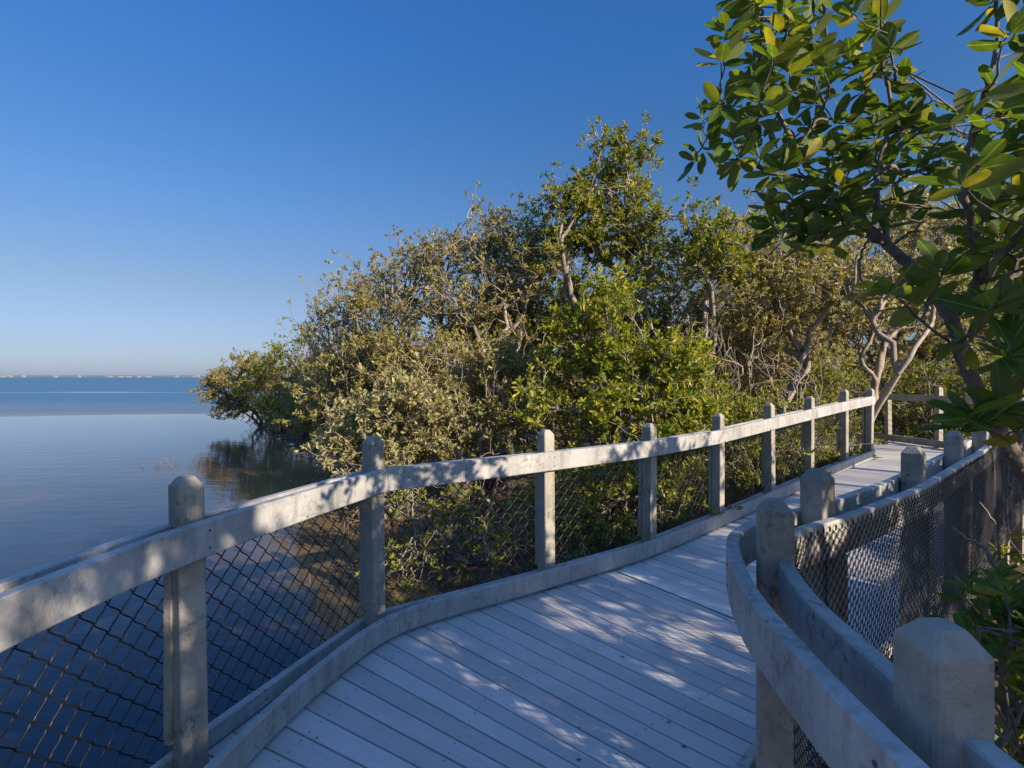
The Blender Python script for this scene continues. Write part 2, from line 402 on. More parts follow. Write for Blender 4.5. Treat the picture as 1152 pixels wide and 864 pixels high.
# stringers and piles under the deck
for P, s in ((off(LEFT, .02), 1), (off(RIGHT, -.02), -1), (off(LEFT, -1.0), 1)):
    mb = MB(); sweep(mb, P[::3], 0, -.05*s, -.27, -.03, .004); mb.build('stringer', M['under'], walk)
for s in np.arange(.4, arc(LEFT)[-1], 2.6):
    for P, d in ((LEFT, -.2),):
        c = sample(off(P, d), [s])[0]; ll = sample(off(P, -1.8), [s])[0]
        for q in (c, ll):
            mb = MB(); th = np.linspace(0, 2*np.pi, 12, endpoint=False)
            ring = lambda z, r: np.stack([q[0]+r*np.cos(th), q[1]+r*np.sin(th), np.full(12, z)], -1)
            v, f = rings(np.stack([ring(-2.0, .11), ring(-.28, .10)])); mb.add(v, f); mb.build('pile', M['under'], walk, smooth=True)

# --- left fence
lf = empty('boardwalk_fence', (-.8, 3.4, 0), 'long curved grey lumber fence on the water side of the walk, with black chain link', 'fence'); WORLD_SHAPED.add(lf.name)
cl = off(LEFT, RT+PW/2)
sB = arc(LA)[-1]
lp = []
for px, ht in ((213, 1.27), (433, 1.275), (613, 1.24), (729, 1.225), (808, 1.245), (867, 1.25), (911, 1.245), (950, 1.25), (982, 1.20)):
    lp.append((s_for_px(cl, px), ht-.02 if px < 300 else ht, None))
lp[1] = (sB-.01, 1.28, None)
# arc lengths on the offset line differ a little from the inner line
a_cl, a_in = arc(cl), arc(LEFT)
lp = [(float(np.interp(s, a_cl, a_in)) if k != 1 else s, h, c) for k, (s, h, c) in enumerate(lp)]
lp = [(lp[0][0]-1.35, 1.27, None), (lp[0][0]-2.65, 1.27, None), (lp[0][0]-3.9, 1.27, None)]+lp
sD = lp[6][0]; sG = lp[9][0]
fence(lf, LEFT, 1, [sB+.015, sD+.03 if False else sB+2.56, lp[9][0]], lp, 1, seed=10, turn={3: -22}, PK=LEFTK, drop=.02, mtop=.985, pitch=.053, mspan=(.4, arc(LEFT)[-1]))
# --- right fence
rf = empty('boardwalk_fence', (1.3, 2.3, 0), 'grey lumber fence on the landward side with doubled top rails and chain link draped outside', 'fence'); WORLD_SHAPED.add(rf.name)
clr = off(RIGHT, -(RT+PW/2)); a_r, a_ri = arc(clr), arc(RIGHT)
def sr(px): return float(np.interp(s_for_px(clr, px, .8), a_r, a_ri))
def nearR(p): i = np.argmin(np.linalg.norm(RIGHT-np.array(p), axis=1)); return a_ri[i]
rp = [(nearR((.60, .88)), 1.235, (.748, .925)), (nearR((.72, 1.78)), 1.255, (.868, 1.765)), (nearR((1.30, 2.40)), 1.26, None), (sr(1025), 1.26, None), (sr(1072), 1.265, None), (sr(1104), 1.25, None)]
rp += [(rp[-1][0]+1.25*k, 1.25, None) for k in (1, 2, 3)]+[(rp[0][0]-1.2, 1.26, None), (rp[0][0]-2.4, 1.26, None)]
fence(rf, RIGHT, -1, [nearR((2.145, 3.06)), nearR((3.98, 4.69))], rp, -1, seed=40, mtop=1.034, pitch=.024, wire=.0022, sides=4, mspan=(2.2, 12.0))
# --- far fence closing the landing
ff = empty('boardwalk_fence', (8.2, 11, .26), 'far grey lumber fence across the end of the walk, behind the landing', 'fence'); WORLD_SHAPED.add(ff.name)
A = arc(FAR); fp = [(s_for_px(off(FAR, .1), 1001, 5), 1.16, None), (s_for_px(off(FAR, .1), 1055, 5), 1.2, None)]
fp += [(fp[0][0]-1.6, 1.2, None), (fp[0][0]-3.2, 1.2, None), (min(fp[1][0]+1.3, A[-1]-.1), 1.2, None)]
RAILs = RAIL; RAIL = (.90, 1.03)
fence(ff, FAR, 1, [fp[0][0]], fp, 1, seed=70, outer=False, mesh=True, pitch=.06, sides=3, loops=False)
RAIL = RAILs
# rail screws on the near rail faces
for root, P, sg, pl in ((lf, LEFT, 1, lp), (rf, RIGHT, -1, rp)):
    Nn = left_n(P); A_ = arc(P); pts = []; nn_ = []
    for s, h, c in pl:
        p = sample(P, [s])[0]; n = -sg*np.array([np.interp(s, A_, Nn[:, 0]), np.interp(s, A_, Nn[:, 1])])
        for dzz in (1.035, .965): pts.append(np.array([p[0], p[1], dz(p)+dzz])); nn_.append(n)
    for p_, n_ in zip(pts, nn_): screw(root, p_, n_)

# leaf bits and debris lying on the boards
rgd = np.random.default_rng(12); Pd = []
while len(Pd) < 34:
    s_ = rgd.uniform(1.5, arc(LEFT)[-1]-.5); p_ = sample(off(LEFT, -rgd.choice([rgd.uniform(.03, .25), rgd.uniform(.2, 1.9)])), [s_])[0]
    Pd.append((*p_, float(dz(p_))+.004))
DEBRIS = np.array(Pd)
# ------------------------------------------------------------------ ground, water, sky
def shore(Y):
    return np.interp(Y, [-30, -6, 0, 2, 4, 5, 6, 8, 12, 16, 22, 26, 27.5, 30, 36, 60], [8, 2.6, 1.6, 1.0, .1, -.7, -1.2, -1.9, -3.6, -6.0, -9.8, -12.2, -11.8, -7, 5, 60])
def hnoise(x, y): return .05*np.sin(x*2.1+y*1.3)+.04*np.sin(x*4.7-y*3.9+1)+.03*np.sin(x*9.1+y*7.7)
def gz(x, y):
    x = np.asarray(x, float); y = np.asarray(y, float)
    d = x-shore(y)
    return WATER+np.clip(d*.10, -.6, .16)+hnoise(x, y)*.6*np.clip(1.2-np.abs(d)/60, 0, 1)-.02
xs = np.unique(np.concatenate([np.linspace(-4000, -60, 12), np.linspace(-60, -20, 20), np.arange(-20, 24, .2), np.linspace(24, 80, 20), np.linspace(80, 4000, 12)]))
ys = np.unique(np.concatenate([np.linspace(-400, -12, 8), np.arange(-12, 32, .2), np.linspace(32, 90, 25), np.linspace(90, 6000, 12)]))
X, Y = np.meshgrid(xs, ys); Z = gz(X, Y)
nx = len(xs); i = np.arange(len(ys)-1)[:, None]*nx; j = np.arange(nx-1)[None]
m, nt, b = new_mat('tidal_mud'); g = N(nt, 'ShaderNodeNewGeometry')
n1 = noise(nt, g.outputs['Position'], 2.2, 8, .7); n2 = noise(nt, g.outputs['Position'], 28, 5, .7)
c = ramp(nt, n1, [(.3, (.04, .028, .018)), (.55, (.11, .075, .048)), (.75, (.19, .13, .08))]).outputs[0]
c = mixc(nt, ramp(nt, n2, [(.5, (0, 0, 0)), (.62, (.8, .8, .8))]).outputs[0], c, (.15, .10, .055))
nt.links.new(c, b.inputs['Base Color']); b.inputs['Roughness'].default_value = .7; bump(nt, b, n2, .8, .03)
ground = np_mesh('ground', np.stack([X, Y, Z], -1), np.stack([i+j, i+j+1, i+nx+j+1, i+nx+j], -1).reshape(-1, 4), m, smooth=True)
ground['kind'] = 'structure'

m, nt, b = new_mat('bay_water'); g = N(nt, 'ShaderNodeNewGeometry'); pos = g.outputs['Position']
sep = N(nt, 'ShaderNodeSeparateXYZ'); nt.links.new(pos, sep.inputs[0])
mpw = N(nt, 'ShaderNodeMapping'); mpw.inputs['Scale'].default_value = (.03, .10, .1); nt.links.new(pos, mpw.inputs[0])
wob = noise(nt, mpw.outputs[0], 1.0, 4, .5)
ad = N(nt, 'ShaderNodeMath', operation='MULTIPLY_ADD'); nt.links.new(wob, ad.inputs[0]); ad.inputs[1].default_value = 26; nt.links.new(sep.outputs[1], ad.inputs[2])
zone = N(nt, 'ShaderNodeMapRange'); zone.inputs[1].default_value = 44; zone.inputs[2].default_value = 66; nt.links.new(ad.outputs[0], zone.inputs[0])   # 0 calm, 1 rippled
mcl = N(nt, 'ShaderNodeMapping'); mcl.inputs['Scale'].default_value = (.6, 1.8, 1); nt.links.new(pos, mcl.inputs[0]); calm = noise(nt, mcl.outputs[0], 1.5, 4, .55)
mr = N(nt, 'ShaderNodeMapping'); mr.inputs['Scale'].default_value = (.5, 2.2, 1); nt.links.new(pos, mr.inputs[0])
rip = noise(nt, mr.outputs[0], 1.3, 5, .6)
hm = N(nt, 'ShaderNodeMix', data_type='FLOAT'); nt.links.new(zone.outputs[0], hm.inputs[0])
cm = N(nt, 'ShaderNodeMath', operation='MULTIPLY'); nt.links.new(calm, cm.inputs[0]); cm.inputs[1].default_value = .09
rm = N(nt, 'ShaderNodeMath', operation='MULTIPLY'); nt.links.new(rip, rm.inputs[0]); rm.inputs[1].default_value = 16.0
nt.links.new(cm.outputs[0], hm.inputs[2]); nt.links.new(rm.outputs[0], hm.inputs[3])
bump(nt, b, hm.outputs[0], .6, .12)
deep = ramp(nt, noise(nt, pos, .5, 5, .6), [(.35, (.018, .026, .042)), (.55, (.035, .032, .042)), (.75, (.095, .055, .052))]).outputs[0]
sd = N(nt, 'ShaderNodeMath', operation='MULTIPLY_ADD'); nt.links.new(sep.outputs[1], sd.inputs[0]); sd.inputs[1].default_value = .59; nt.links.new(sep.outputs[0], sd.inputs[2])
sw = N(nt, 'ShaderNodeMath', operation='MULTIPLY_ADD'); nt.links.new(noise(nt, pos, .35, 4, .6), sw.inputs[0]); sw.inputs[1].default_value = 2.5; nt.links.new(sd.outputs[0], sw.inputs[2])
shal_refl = N(nt, 'ShaderNodeMapRange'); shal_refl.inputs[1].default_value = 1.6; shal_refl.inputs[2].default_value = 4.6; nt.links.new(sw.outputs[0], shal_refl.inputs[0])   # brown mud shallows, colour raised to stand in for golden tree reflections
deep = mixc(nt, shal_refl.outputs[0], deep, (.30, .21, .085))
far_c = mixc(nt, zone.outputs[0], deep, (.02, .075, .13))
# pale sandbar streaks far out
mps = N(nt, 'ShaderNodeMapping'); mps.inputs['Scale'].default_value = (.016, .12, 1); mps.inputs['Location'].default_value = (3.1, 1.7, 0); nt.links.new(pos, mps.inputs[0])
sb = ramp(nt, noise(nt, mps.outputs[0], 1.0, 3), [(.52, (0, 0, 0)), (.6, (1, 1, 1))]).outputs[0]
s1 = N(nt, 'ShaderNodeMapRange'); s1.inputs[1].default_value = 78; s1.inputs[2].default_value = 82; nt.links.new(sep.outputs[1], s1.inputs[0])
s2 = N(nt, 'ShaderNodeMapRange'); s2.inputs[1].default_value = 92; s2.inputs[2].default_value = 88; nt.links.new(sep.outputs[1], s2.inputs[0])
mm = N(nt, 'ShaderNodeMath', operation='MULTIPLY'); nt.links.new(s1.outputs[0], mm.inputs[0]); nt.links.new(s2.outputs[0], mm.inputs[1])
mm2 = N(nt, 'ShaderNodeMath', operation='MULTIPLY'); nt.links.new(mm.outputs[0], mm2.inputs[0]); nt.links.new(sb, mm2.inputs[1])
far_c = mixc(nt, mm2.outputs[0], far_c, (.5, .5, .46))
nt.links.new(far_c, b.inputs['Base Color'])
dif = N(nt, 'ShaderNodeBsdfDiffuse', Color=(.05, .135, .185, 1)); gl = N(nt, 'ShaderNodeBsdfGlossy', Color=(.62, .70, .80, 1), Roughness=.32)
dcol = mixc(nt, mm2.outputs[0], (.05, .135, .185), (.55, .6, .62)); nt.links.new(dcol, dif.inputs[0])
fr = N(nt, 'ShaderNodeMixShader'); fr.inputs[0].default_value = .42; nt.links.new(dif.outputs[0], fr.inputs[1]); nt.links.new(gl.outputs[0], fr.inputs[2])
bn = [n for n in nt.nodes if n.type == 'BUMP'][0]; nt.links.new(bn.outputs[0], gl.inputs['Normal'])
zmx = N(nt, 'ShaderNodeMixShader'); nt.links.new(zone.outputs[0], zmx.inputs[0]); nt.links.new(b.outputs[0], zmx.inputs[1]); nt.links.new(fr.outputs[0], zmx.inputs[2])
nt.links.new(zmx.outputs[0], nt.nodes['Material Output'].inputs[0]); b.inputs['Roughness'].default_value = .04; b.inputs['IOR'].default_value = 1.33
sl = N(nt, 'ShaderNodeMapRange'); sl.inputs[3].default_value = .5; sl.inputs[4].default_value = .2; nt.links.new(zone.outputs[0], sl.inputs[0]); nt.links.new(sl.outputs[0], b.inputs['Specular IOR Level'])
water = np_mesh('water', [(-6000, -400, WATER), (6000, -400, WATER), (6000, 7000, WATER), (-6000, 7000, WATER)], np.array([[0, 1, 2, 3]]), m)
water['kind'] = 'structure'

# far shore, a low strip of land with pale buildings
rg = np.random.default_rng(8)
m, nt, b = new_mat('far_shore_trees'); b.inputs['Base Color'].default_value = (.10, .13, .15, 1); b.inputs['Roughness'].default_value = .9; M['farland'] = m
xs = np.linspace(-3300, 400, 240); top = 5.0+3.5*np.abs(np.sin(xs*.013))+rg.random(240)*2.2
V = np.stack([np.stack([xs, np.full(240, 2480.), np.full(240, -1.5)], -1), np.stack([xs, np.full(240, 2500.), top+WATER], -1), np.stack([xs, np.full(240, 2600.), top*.8], -1), np.stack([xs, np.full(240, 2640.), np.full(240, -1.5)], -1)], 1)
i = np.arange(239)[:, None]*4; j = np.arange(3)[None]
o = np_mesh('far_land', V.reshape(-1, 3), np.stack([i+j, i+j+1, i+4+j+1, i+4+j], -1).reshape(-1, 4), M['farland']); o['kind'] = 'structure'
m, nt, b = new_mat('pale_stucco'); b.inputs['Base Color'].default_value = (.22, .23, .24, 1); M['stucco'] = m
m, nt, b = new_mat('pale_roof'); b.inputs['Base Color'].default_value = (.45, .38, .34, 1); M['froof'] = m
m, nt, b = new_mat('distant_window'); b.inputs['Base Color'].default_value = (.08, .10, .12, 1); b.inputs['Roughness'].default_value = .2; M['fwin'] = m
def far_building(x, w, h, k):
    r = empty('waterfront_building', (x, 2470, WATER), 'tiny pale building low on the far shore of the bay', 'building', 'pale buildings on the far shore')
    d = 14
    mb = MB(); hw = w/2
    V = np.array([(-hw, 0, 0), (hw, 0, 0), (hw, d, 0), (-hw, d, 0), (-hw, 0, h), (hw, 0, h), (hw, d, h), (-hw, d, h)])
    mb.add(V, np.array([[0, 1, 5, 4], [1, 2, 6, 5], [2, 3, 7, 6], [3, 0, 4, 7], [4, 5, 6, 7]])); mb.build('wall', M['stucco'], r)
    mb = MB(); e = .6
    V = np.array([(-hw-e, -e, h+.01), (hw+e, -e, h+.01), (hw+e, d+e, h+.01), (-hw-e, d+e, h+.01), (-hw*.5, d/2, h+2.2), (hw*.5, d/2, h+2.2)])
    mb.add(V, [np.array([[0, 1, 5, 4], [2, 3, 4, 5]]), np.array([[1, 2, 5], [3, 0, 4]])]); mb.build('roof', M['froof'], r)
    mb = MB()
    for zz in np.arange(1.2, h-1.5, 3):
        mb.add([(-hw*.85, -.1, zz), (hw*.85, -.1, zz), (hw*.85, -.1, zz+1.2), (-hw*.85, -.1, zz+1.2)], np.array([[0, 1, 2, 3]]))
    mb.build('window_band', M['fwin'], r)
x = -2420.
k = 0
while x < -1380:
    w = rg.uniform(6, 28); h = rg.uniform(3, 7)
    if rg.random() < .45: far_building(x, w, h, k)
    x += w+rg.uniform(2, 40); k += 1

# ------------------------------------------------------------------ trees
def leaf_tpl(kind):
    if kind == 'near':
        st = [0, .09, .25, .45, .65, .82, .94, 1.0]; wd = [.03, .07, .17, .225, .235, .185, .095, .0]
        V = []; UV = []
        for t, w in zip(st, wd):
            dr = -.10*t*t
            for sgn in (-1, 0, 1): V.append((t, sgn*w, dr+abs(sgn)*w*.33)); UV.append((t, sgn*(1 if w > 0.02 else 0)*w/.235))
        n = len(st); i = np.arange(n-1)[:, None]*3; j = np.arange(2)[None]
        return np.array(V), [np.stack([i+j, i+3+j, i+3+j+1, i+j+1], -1).reshape(-1, 4)], np.array(UV)
    if kind == 'mid':
        V = np.array([(0, 0, 0), (.38, .21, .06), (.8, .19, .02), (1, 0, -.08), (.8, -.19, .02), (.38, -.21, .06)])
        return V, [np.array([[0, 3, 2, 1], [0, 5, 4, 3]])], V[:, :2]
    V = np.array([(0, 0, 0), (.55, .22, .03), (1, 0, -.04), (.55, -.22, .03)])
    return V, [np.array([[0, 3, 2, 1]])], V[:, :2]

def leaves(O, Ld, size, rng, kind, upbias=.5, wide=1.0):
    """O (n,3) leaf bases, Ld (n,3) direction, size (n,)"""
    tv, tf, tuv = leaf_tpl(kind); n = len(O)
    Ld = norm(Ld); rnd = rng.normal(size=(n, 3)); rnd[:, 2] += upbias*2
    Nn = norm(rnd-Ld*np.sum(rnd*Ld, -1, keepdims=True)); W = np.cross(Nn, Ld)
    curl = rng.uniform(-.6, 1.6, size=n) if kind == 'near' else np.ones(n)
    wv = rng.uniform(.8, 1.12, size=n)*wide
    V = O[:, None]+size[:, None, None]*(tv[None, :, 0:1]*Ld[:, None]+tv[None, :, 1:2]*wv[:, None, None]*W[:, None]+(tv[None, :, 2:3]*curl[:, None, None])*Nn[:, None])
    k = len(tv); Fs = [(f[None]+(np.arange(n)*k)[:, None, None]).reshape(-1, f.shape[1]) for f in tf]
    return V.reshape(-1, 3), Fs, np.tile(tuv, (n, 1))

def skeleton(base, d0, tips, rng, rtip=.004, expo=.42, crook=.10, first=.3, rmax=None):
    P0, P1, R0, R1, D0, L = [], [], [], [], [], []
    rad = lambda n: min(rtip*n**expo, rmax or 9)
    st = [(np.array(base, float), np.arange(len(tips)), np.array(d0, float), 0, rad(len(tips))*1.25)]
    tipdir = np.zeros((len(tips), 3))
    while st:
        p, idx, d, lev, rp = st.pop(); T = tips[idx]
        if len(idx) == 1:
            q = T[0]; P0.append(p); P1.append(q); R0.append(min(rp, rad(1)*1.4)); R1.append(rtip*.6); D0.append(d); tipdir[idx[0]] = q-p; continue
        c = T.mean(0); v = c-p; ln = np.linalg.norm(v)
        t = first if lev == 0 else rng.uniform(.28, .58)
        q = p+v*t+rng.normal(size=3)*ln*crook*(1 if lev else .5)
        r = rad(len(idx)); P0.append(p); P1.append(q); R0.append(min(rp, r*1.15)); R1.append(r); D0.append(d)
        nd = norm(q-p)
        ax = T[rng.integers(len(T))]-c if len(T) > 6 else T[0]-T[-1]
        ax = ax+rng.normal(size=3)*.05*ln
        s = (T-c) @ ax; k = int(np.clip(rng.uniform(.3, .7)*len(T), 1, len(T)-1)); o = np.argsort(s)
        st.append((q, idx[o[:k]], nd, lev+1, r)); st.append((q, idx[o[k:]], nd, lev+1, r))
    P0, P1, D0 = map(np.array, (P0, P1, D0)); R0, R1 = np.array(R0), np.array(R1)
    Ln = np.linalg.norm(P1-P0, axis=1, keepdims=True); K = 5
    u = np.linspace(0, 1, K)[None, :, None]
    c1 = P0+norm(D0)*Ln*.33; c2 = P1-norm(P1-P0+rng.normal(size=P0.shape)*Ln*.25)*Ln*.3
    B = (1-u)**3*P0[:, None]+3*(1-u)**2*u*c1[:, None]+3*(1-u)*u*u*c2[:, None]+u**3*P1[:, None]
    J = rng.normal(size=B.shape)*Ln[:, None]*.03; J[:, 0] = 0; J[:, -1] = 0; B = B+J
    Rr = R0[:, None]*(1-u[..., 0])+R1[:, None]*u[..., 0]
    return B, Rr, norm(tipdir)

def clumped(rng, blobs, n, clump=.32, nc=None, shell=.45):
    """tips gathered in clumps inside the ellipsoids, heavier near the outside"""
    vol = np.array([b[3]*b[4]*b[5] for b in blobs])**.75; pk = rng.choice(len(blobs), size=nc or max(8, n//26), p=vol/vol.sum())
    B = np.array(blobs, float)[pk]
    d = norm(rng.normal(size=(len(pk), 3))); rr = rng.random(len(pk))**.33; rr = shell+(1-shell)*rr if shell else rr
    cc = B[:, :3]+d*rr[:, None]*B[:, 3:6]*.92
    k = rng.integers(len(cc), size=n); sg = clump*(.6+.9*rng.random(len(cc)))
    return cc[k]+rng.normal(size=(n, 3))*sg[k, None]*np.array([1, 1, .72])

TREES = 0
def tree(name, label, cat, group, base, blobs, ntips, seed, leaf='leaf_red', size=.075, per=10, kind='mid', rtip=.004, clump=.3, shell=.4,
         barkm='bark', bare=.0, roots=0, nc=None, first=.22, crook=.085, spread=1.0, expo=.42, sides=5, zmin=None, up=.35, stems=1, wide=1.0):
    rng = np.random.default_rng(seed)
    bz = float(gz(base[0], base[1]))-.08
    root = empty(name, (base[0], base[1], bz), label, cat, group)
    o3 = np.array([base[0], base[1], bz])
    tips = clumped(rng, blobs, ntips, clump, nc, shell); lo = (zmin if zmin is not None else WATER+.1)
    tips[:, 2] = np.where(tips[:, 2] < lo, lo+rng.random(len(tips))*.3, tips[:, 2])
    mb = MB(); td = np.zeros_like(tips)
    grp = np.zeros(len(tips), int)
    if stems > 1:
        ang = np.arctan2(tips[:, 1]-base[1], tips[:, 0]-base[0])+rng.normal(size=len(tips))*.2; grp = (np.floor((ang+np.pi)/(2*np.pi)*stems).astype(int)) % stems
    for g_ in range(stems):
        I = np.where(grp == g_)[0]
        if not len(I): continue
        b0 = o3+(np.array([math.cos(g_*6.283/stems), math.sin(g_*6.283/stems), 0])*rng.uniform(.1, .3) if stems > 1 else 0)
        B, Rr, dd = skeleton(b0, (rng.normal()*.15, rng.normal()*.15, 1), tips[I], rng, rtip, expo, crook, first); td[I] = dd
        v, f = tubes(B, Rr, sides); mb.add(v-o3, f)
    if roots:
        n = roots; a = rng.random(n)*6.283; rr = rng.uniform(.35, 1.1, n); hz = rng.uniform(.35, 1.0, n)
        st = o3+np.stack([rng.normal(size=n)*.06, rng.normal(size=n)*.06, hz], -1); en = o3+np.stack([np.cos(a)*rr, np.sin(a)*rr, np.full(n, -.05)], -1)
        u = np.linspace(0, 1, 7)[None, :, None]
        Q = st[:, None]*(1-u)+en[:, None]*u; Q[..., :2] = st[:, None, :2]+(en-st)[:, None, :2]*np.sin(u*1.5708); Q[..., 2] = (en[:, None, 2]+(st-en)[:, None, 2]*np.cos(u[..., 0]*1.5708)**.8)
        Q += rng.normal(size=Q.shape)*.012
        v, f = tubes(Q, np.full(Q.shape[:2], .014)*rng.uniform(.6, 1.3, n)[:, None], 5); mb.add(v-o3, f)
    mb.build('trunk', M[barkm], root, smooth=True)
    keep = rng.random(ntips) >= bare; T = tips[keep]; D = td[keep]; n = len(T)
    k = per+3 if kind != 'near' else per; size = size*1.15; Tb = np.repeat(T, k, 0); Db = np.repeat(D, k, 0); nn = len(Tb)
    rad = rng.normal(size=(nn, 3)); Ldir = norm(Db*.5+norm(rad)*1.0*spread+np.array([0, 0, up]))
    O = Tb-Db*rng.random((nn, 1))*size*1.6+rng.normal(size=(nn, 3))*size*.15
    sz = size*rng.uniform(.6, 1.2, nn)
    v, f, uv = leaves(O, Ldir, sz, rng, kind, wide=wide)
    np_mesh('crown', v-o3, f, M[leaf], root, uv=uv if kind == 'near' else None)
    return root

G = 'mangroves along the shore'
def pxb(px, py, y, rx, ry, rz):   # ellipsoid centred on a measured direction at distance y; radii in metres
    return (*at(px, py, y), rx, ry, rz)

# tip of the mangrove point, far left
tree('mangrove_tree', 'low olive mangrove overhanging the water at the outermost tip of the point', 'tree', G, (-11.8, 25.2),
     [pxb(265, 436, 25, 1.6, 1.4, .9), pxb(300, 425, 24.5, 1.7, 1.5, 1.0), pxb(250, 448, 25, 1.2, 1.2, .6), pxb(285, 410, 25, 1.2, 1.2, .7), pxb(285, 460, 23.5, 1.8, 1.2, .5), pxb(255, 464, 24, 1.0, 1.0, .35), pxb(245, 428, 25, .7, .8, .5)], 1500, 11, 'leaf_olive', .105, 9, 'far', .005, .24, roots=30, barkm='bark_red', stems=4)
tree('mangrove_tree', 'rounded bright green mangrove just inside the tip of the point', 'tree', G, (-9.6, 22),
     [pxb(325, 420, 22, 1.7, 1.5, 1.3), pxb(300, 440, 22, 1.2, 1.2, .8), pxb(350, 400, 22, 1.3, 1.4, 1.0), pxb(330, 455, 21, 1.6, 1.2, .7)], 1300, 12, 'leaf_yel', .10, 9, 'far', .005, .24, roots=30, barkm='bark_red', stems=4)
tree('mangrove_tree', 'dense grey-green mangrove rising behind the tip of the point', 'tree', G, (-8.0, 20),
     [pxb(360, 400, 20, 1.3, 1.5, 1.5), pxb(375, 440, 19, 1.5, 1.4, 1.2), pxb(345, 445, 19, 1.1, 1.2, .8), pxb(350, 465, 17.5, 1.4, 1.1, .6)], 1400, 13, 'leaf_olive', .095, 9, 'far', .005, .3, roots=20, stems=4)
tree('mangrove_tree', 'bushy olive mangrove with its crown touching the sky left of the twisted trees', 'tree', G, (-5.0, 16),
     [pxb(385, 350, 16, 1.0, 1.5, 1.0), pxb(410, 370, 15, 1.4, 1.5, 1.3), pxb(372, 375, 16, .9, 1.2, .9), pxb(420, 330, 16, 1.0, 1.2, .8), pxb(400, 430, 14, 1.4, 1.3, 1.2)], 1250, 14, 'leaf_olive', .078, 9, 'far', .0045, .3, stems=5, bare=.16)
tree('mangrove_tree', 'twisted olive mangrove with dark open branches in the left half of the thicket', 'tree', G, (-2.6, 13),
     [pxb(450, 320, 13, 1.0, 1.2, .9), pxb(490, 300, 13, .9, 1.2, .7), pxb(430, 350, 13, .9, 1.2, .9), pxb(470, 370, 12.5, 1.1, 1.2, 1.0), pxb(510, 285, 13, .6, 1.0, .5)], 1300, 15, 'leaf_olive', .068, 9, 'mid', .0045, .28, stems=3, bare=.22)
tree('mangrove_tree', 'mixed green mangrove with spreading branches left of the tallest tree', 'tree', G, (-.3, 12),
     [pxb(545, 285, 12, .9, 1.1, .7), pxb(585, 265, 12, .8, 1.0, .6), pxb(540, 330, 11.5, 1.2, 1.1, .8), pxb(600, 310, 11.5, .9, 1.1, .8), pxb(545, 245, 12.5, .35, .5, .3)], 1100, 16, 'leaf_olive', .072, 8, 'mid', .0045, .26, stems=2, bare=.2)
tree('mangrove_tree', 'tallest mangrove, a narrow green crown standing high against the sky', 'tree', G, (2.0, 11),
     [pxb(690, 178, 11, .62, .6, .42), pxb(708, 168, 11, .4, .5, .3), pxb(665, 205, 11, .5, .5, .35), pxb(640, 250, 11, .85, .8, .6), pxb(690, 265, 11, .8, .8, .8), pxb(712, 240, 11, .35, .5, .5), pxb(620, 285, 11, .7, .8, .6), pxb(646, 200, 11, .15, .2, .15), pxb(700, 205, 11, .6, .5, .4), pxb(725, 165, 11, .25, .3, .3)], 1450, 17, 'leaf_red', .085, 8, 'mid', .005, .2, first=.5, bare=.1)
tree('mangrove_tree', 'green mangrove with a flat bushy top to the right of the tallest tree', 'tree', G, (3.4, 10.5),
     [pxb(760, 262, 10.5, .75, .9, .55), pxb(800, 255, 10.5, .7, .9, .6), pxb(745, 300, 10.5, .7, .9, .6), pxb(800, 310, 10, .8, .9, .7), pxb(830, 270, 11, .7, .8, .6)], 850, 18, 'leaf_red', .08, 8, 'mid', .0045, .24, first=.4, bare=.15, stems=2)
tree('mangrove_bush', 'full yellow-green mangrove bush standing right behind the fence at the bend', 'bush', G, (1.7, 7.9),
     [pxb(690, 370, 7.9, .85, .7, .65), pxb(650, 430, 7.6, .85, .7, .7), pxb(740, 420, 7.6, .9, .7, .75), pxb(790, 440, 7.9, .6, .7, .5), pxb(700, 345, 8, .5, .6, .4), pxb(700, 480, 7.3, 1.5, .7, .7)], 1500, 19, 'leaf_yel', .08, 9, 'mid', .004, .2, shell=.55, stems=5, roots=24)
tree('mangrove_bush', 'pale olive shrub leaning over the water behind the second fence post', 'bush', G, (-2.0, 8.6),
     [pxb(410, 480, 8.8, .65, .6, .5), pxb(445, 460, 8.6, .8, .7, .55), pxb(400, 505, 8.2, .45, .5, .35), pxb(480, 470, 8.3, .7, .7, .6), pxb(430, 520, 7.6, .5, .5, .35)], 1000, 20, 'leaf_pale', .075, 9, 'mid', .004, .2, stems=5, roots=16)
tree('mangrove_bush', 'tangled olive shrub between the pale shrub and the yellow-green bush', 'bush', G, (-.5, 9),
     [pxb(500, 430, 9.3, 1.0, .8, .8), pxb(560, 440, 9, 1.0, .8, .8), pxb(530, 480, 8.3, 1.1, .7, .6), pxb(580, 400, 9.3, .8, .8, .7), pxb(600, 470, 8.2, .7, .7, .6)], 1500, 21, 'leaf_olive', .07, 8, 'mid', .004, .24, stems=6, bare=.25)
tree('mangrove_bush', 'grey-olive shrub mass under the twisted trees near the water edge', 'bush', G, (-3.6, 11.6),
     [pxb(430, 415, 11.5, 1.2, 1, 1.0), pxb(385, 450, 12, 1.0, 1, .9), pxb(470, 410, 11, 1.1, 1, .9), pxb(400, 470, 11, .9, .8, .6)], 1400, 22, 'leaf_olive', .08, 9, 'mid', .004, .26, stems=6, roots=20)
tree('mangrove_bush', 'low shady mangrove shrub seen through the chain link below the second rail', 'bush', G, (-.5, 6.6),
     [pxb(500, 590, 6.3, .7, .5, .45), pxb(560, 575, 6.5, .7, .5, .45), pxb(465, 570, 6.6, .45, .4, .4), pxb(450, 640, 5.8, .4, .35, .25), pxb(540, 620, 5.9, .5, .4, .25)], 700, 23, 'leaf_red', .062, 7, 'mid', .0032, .2, stems=7, bare=.62, shell=.2, zmin=-.6)
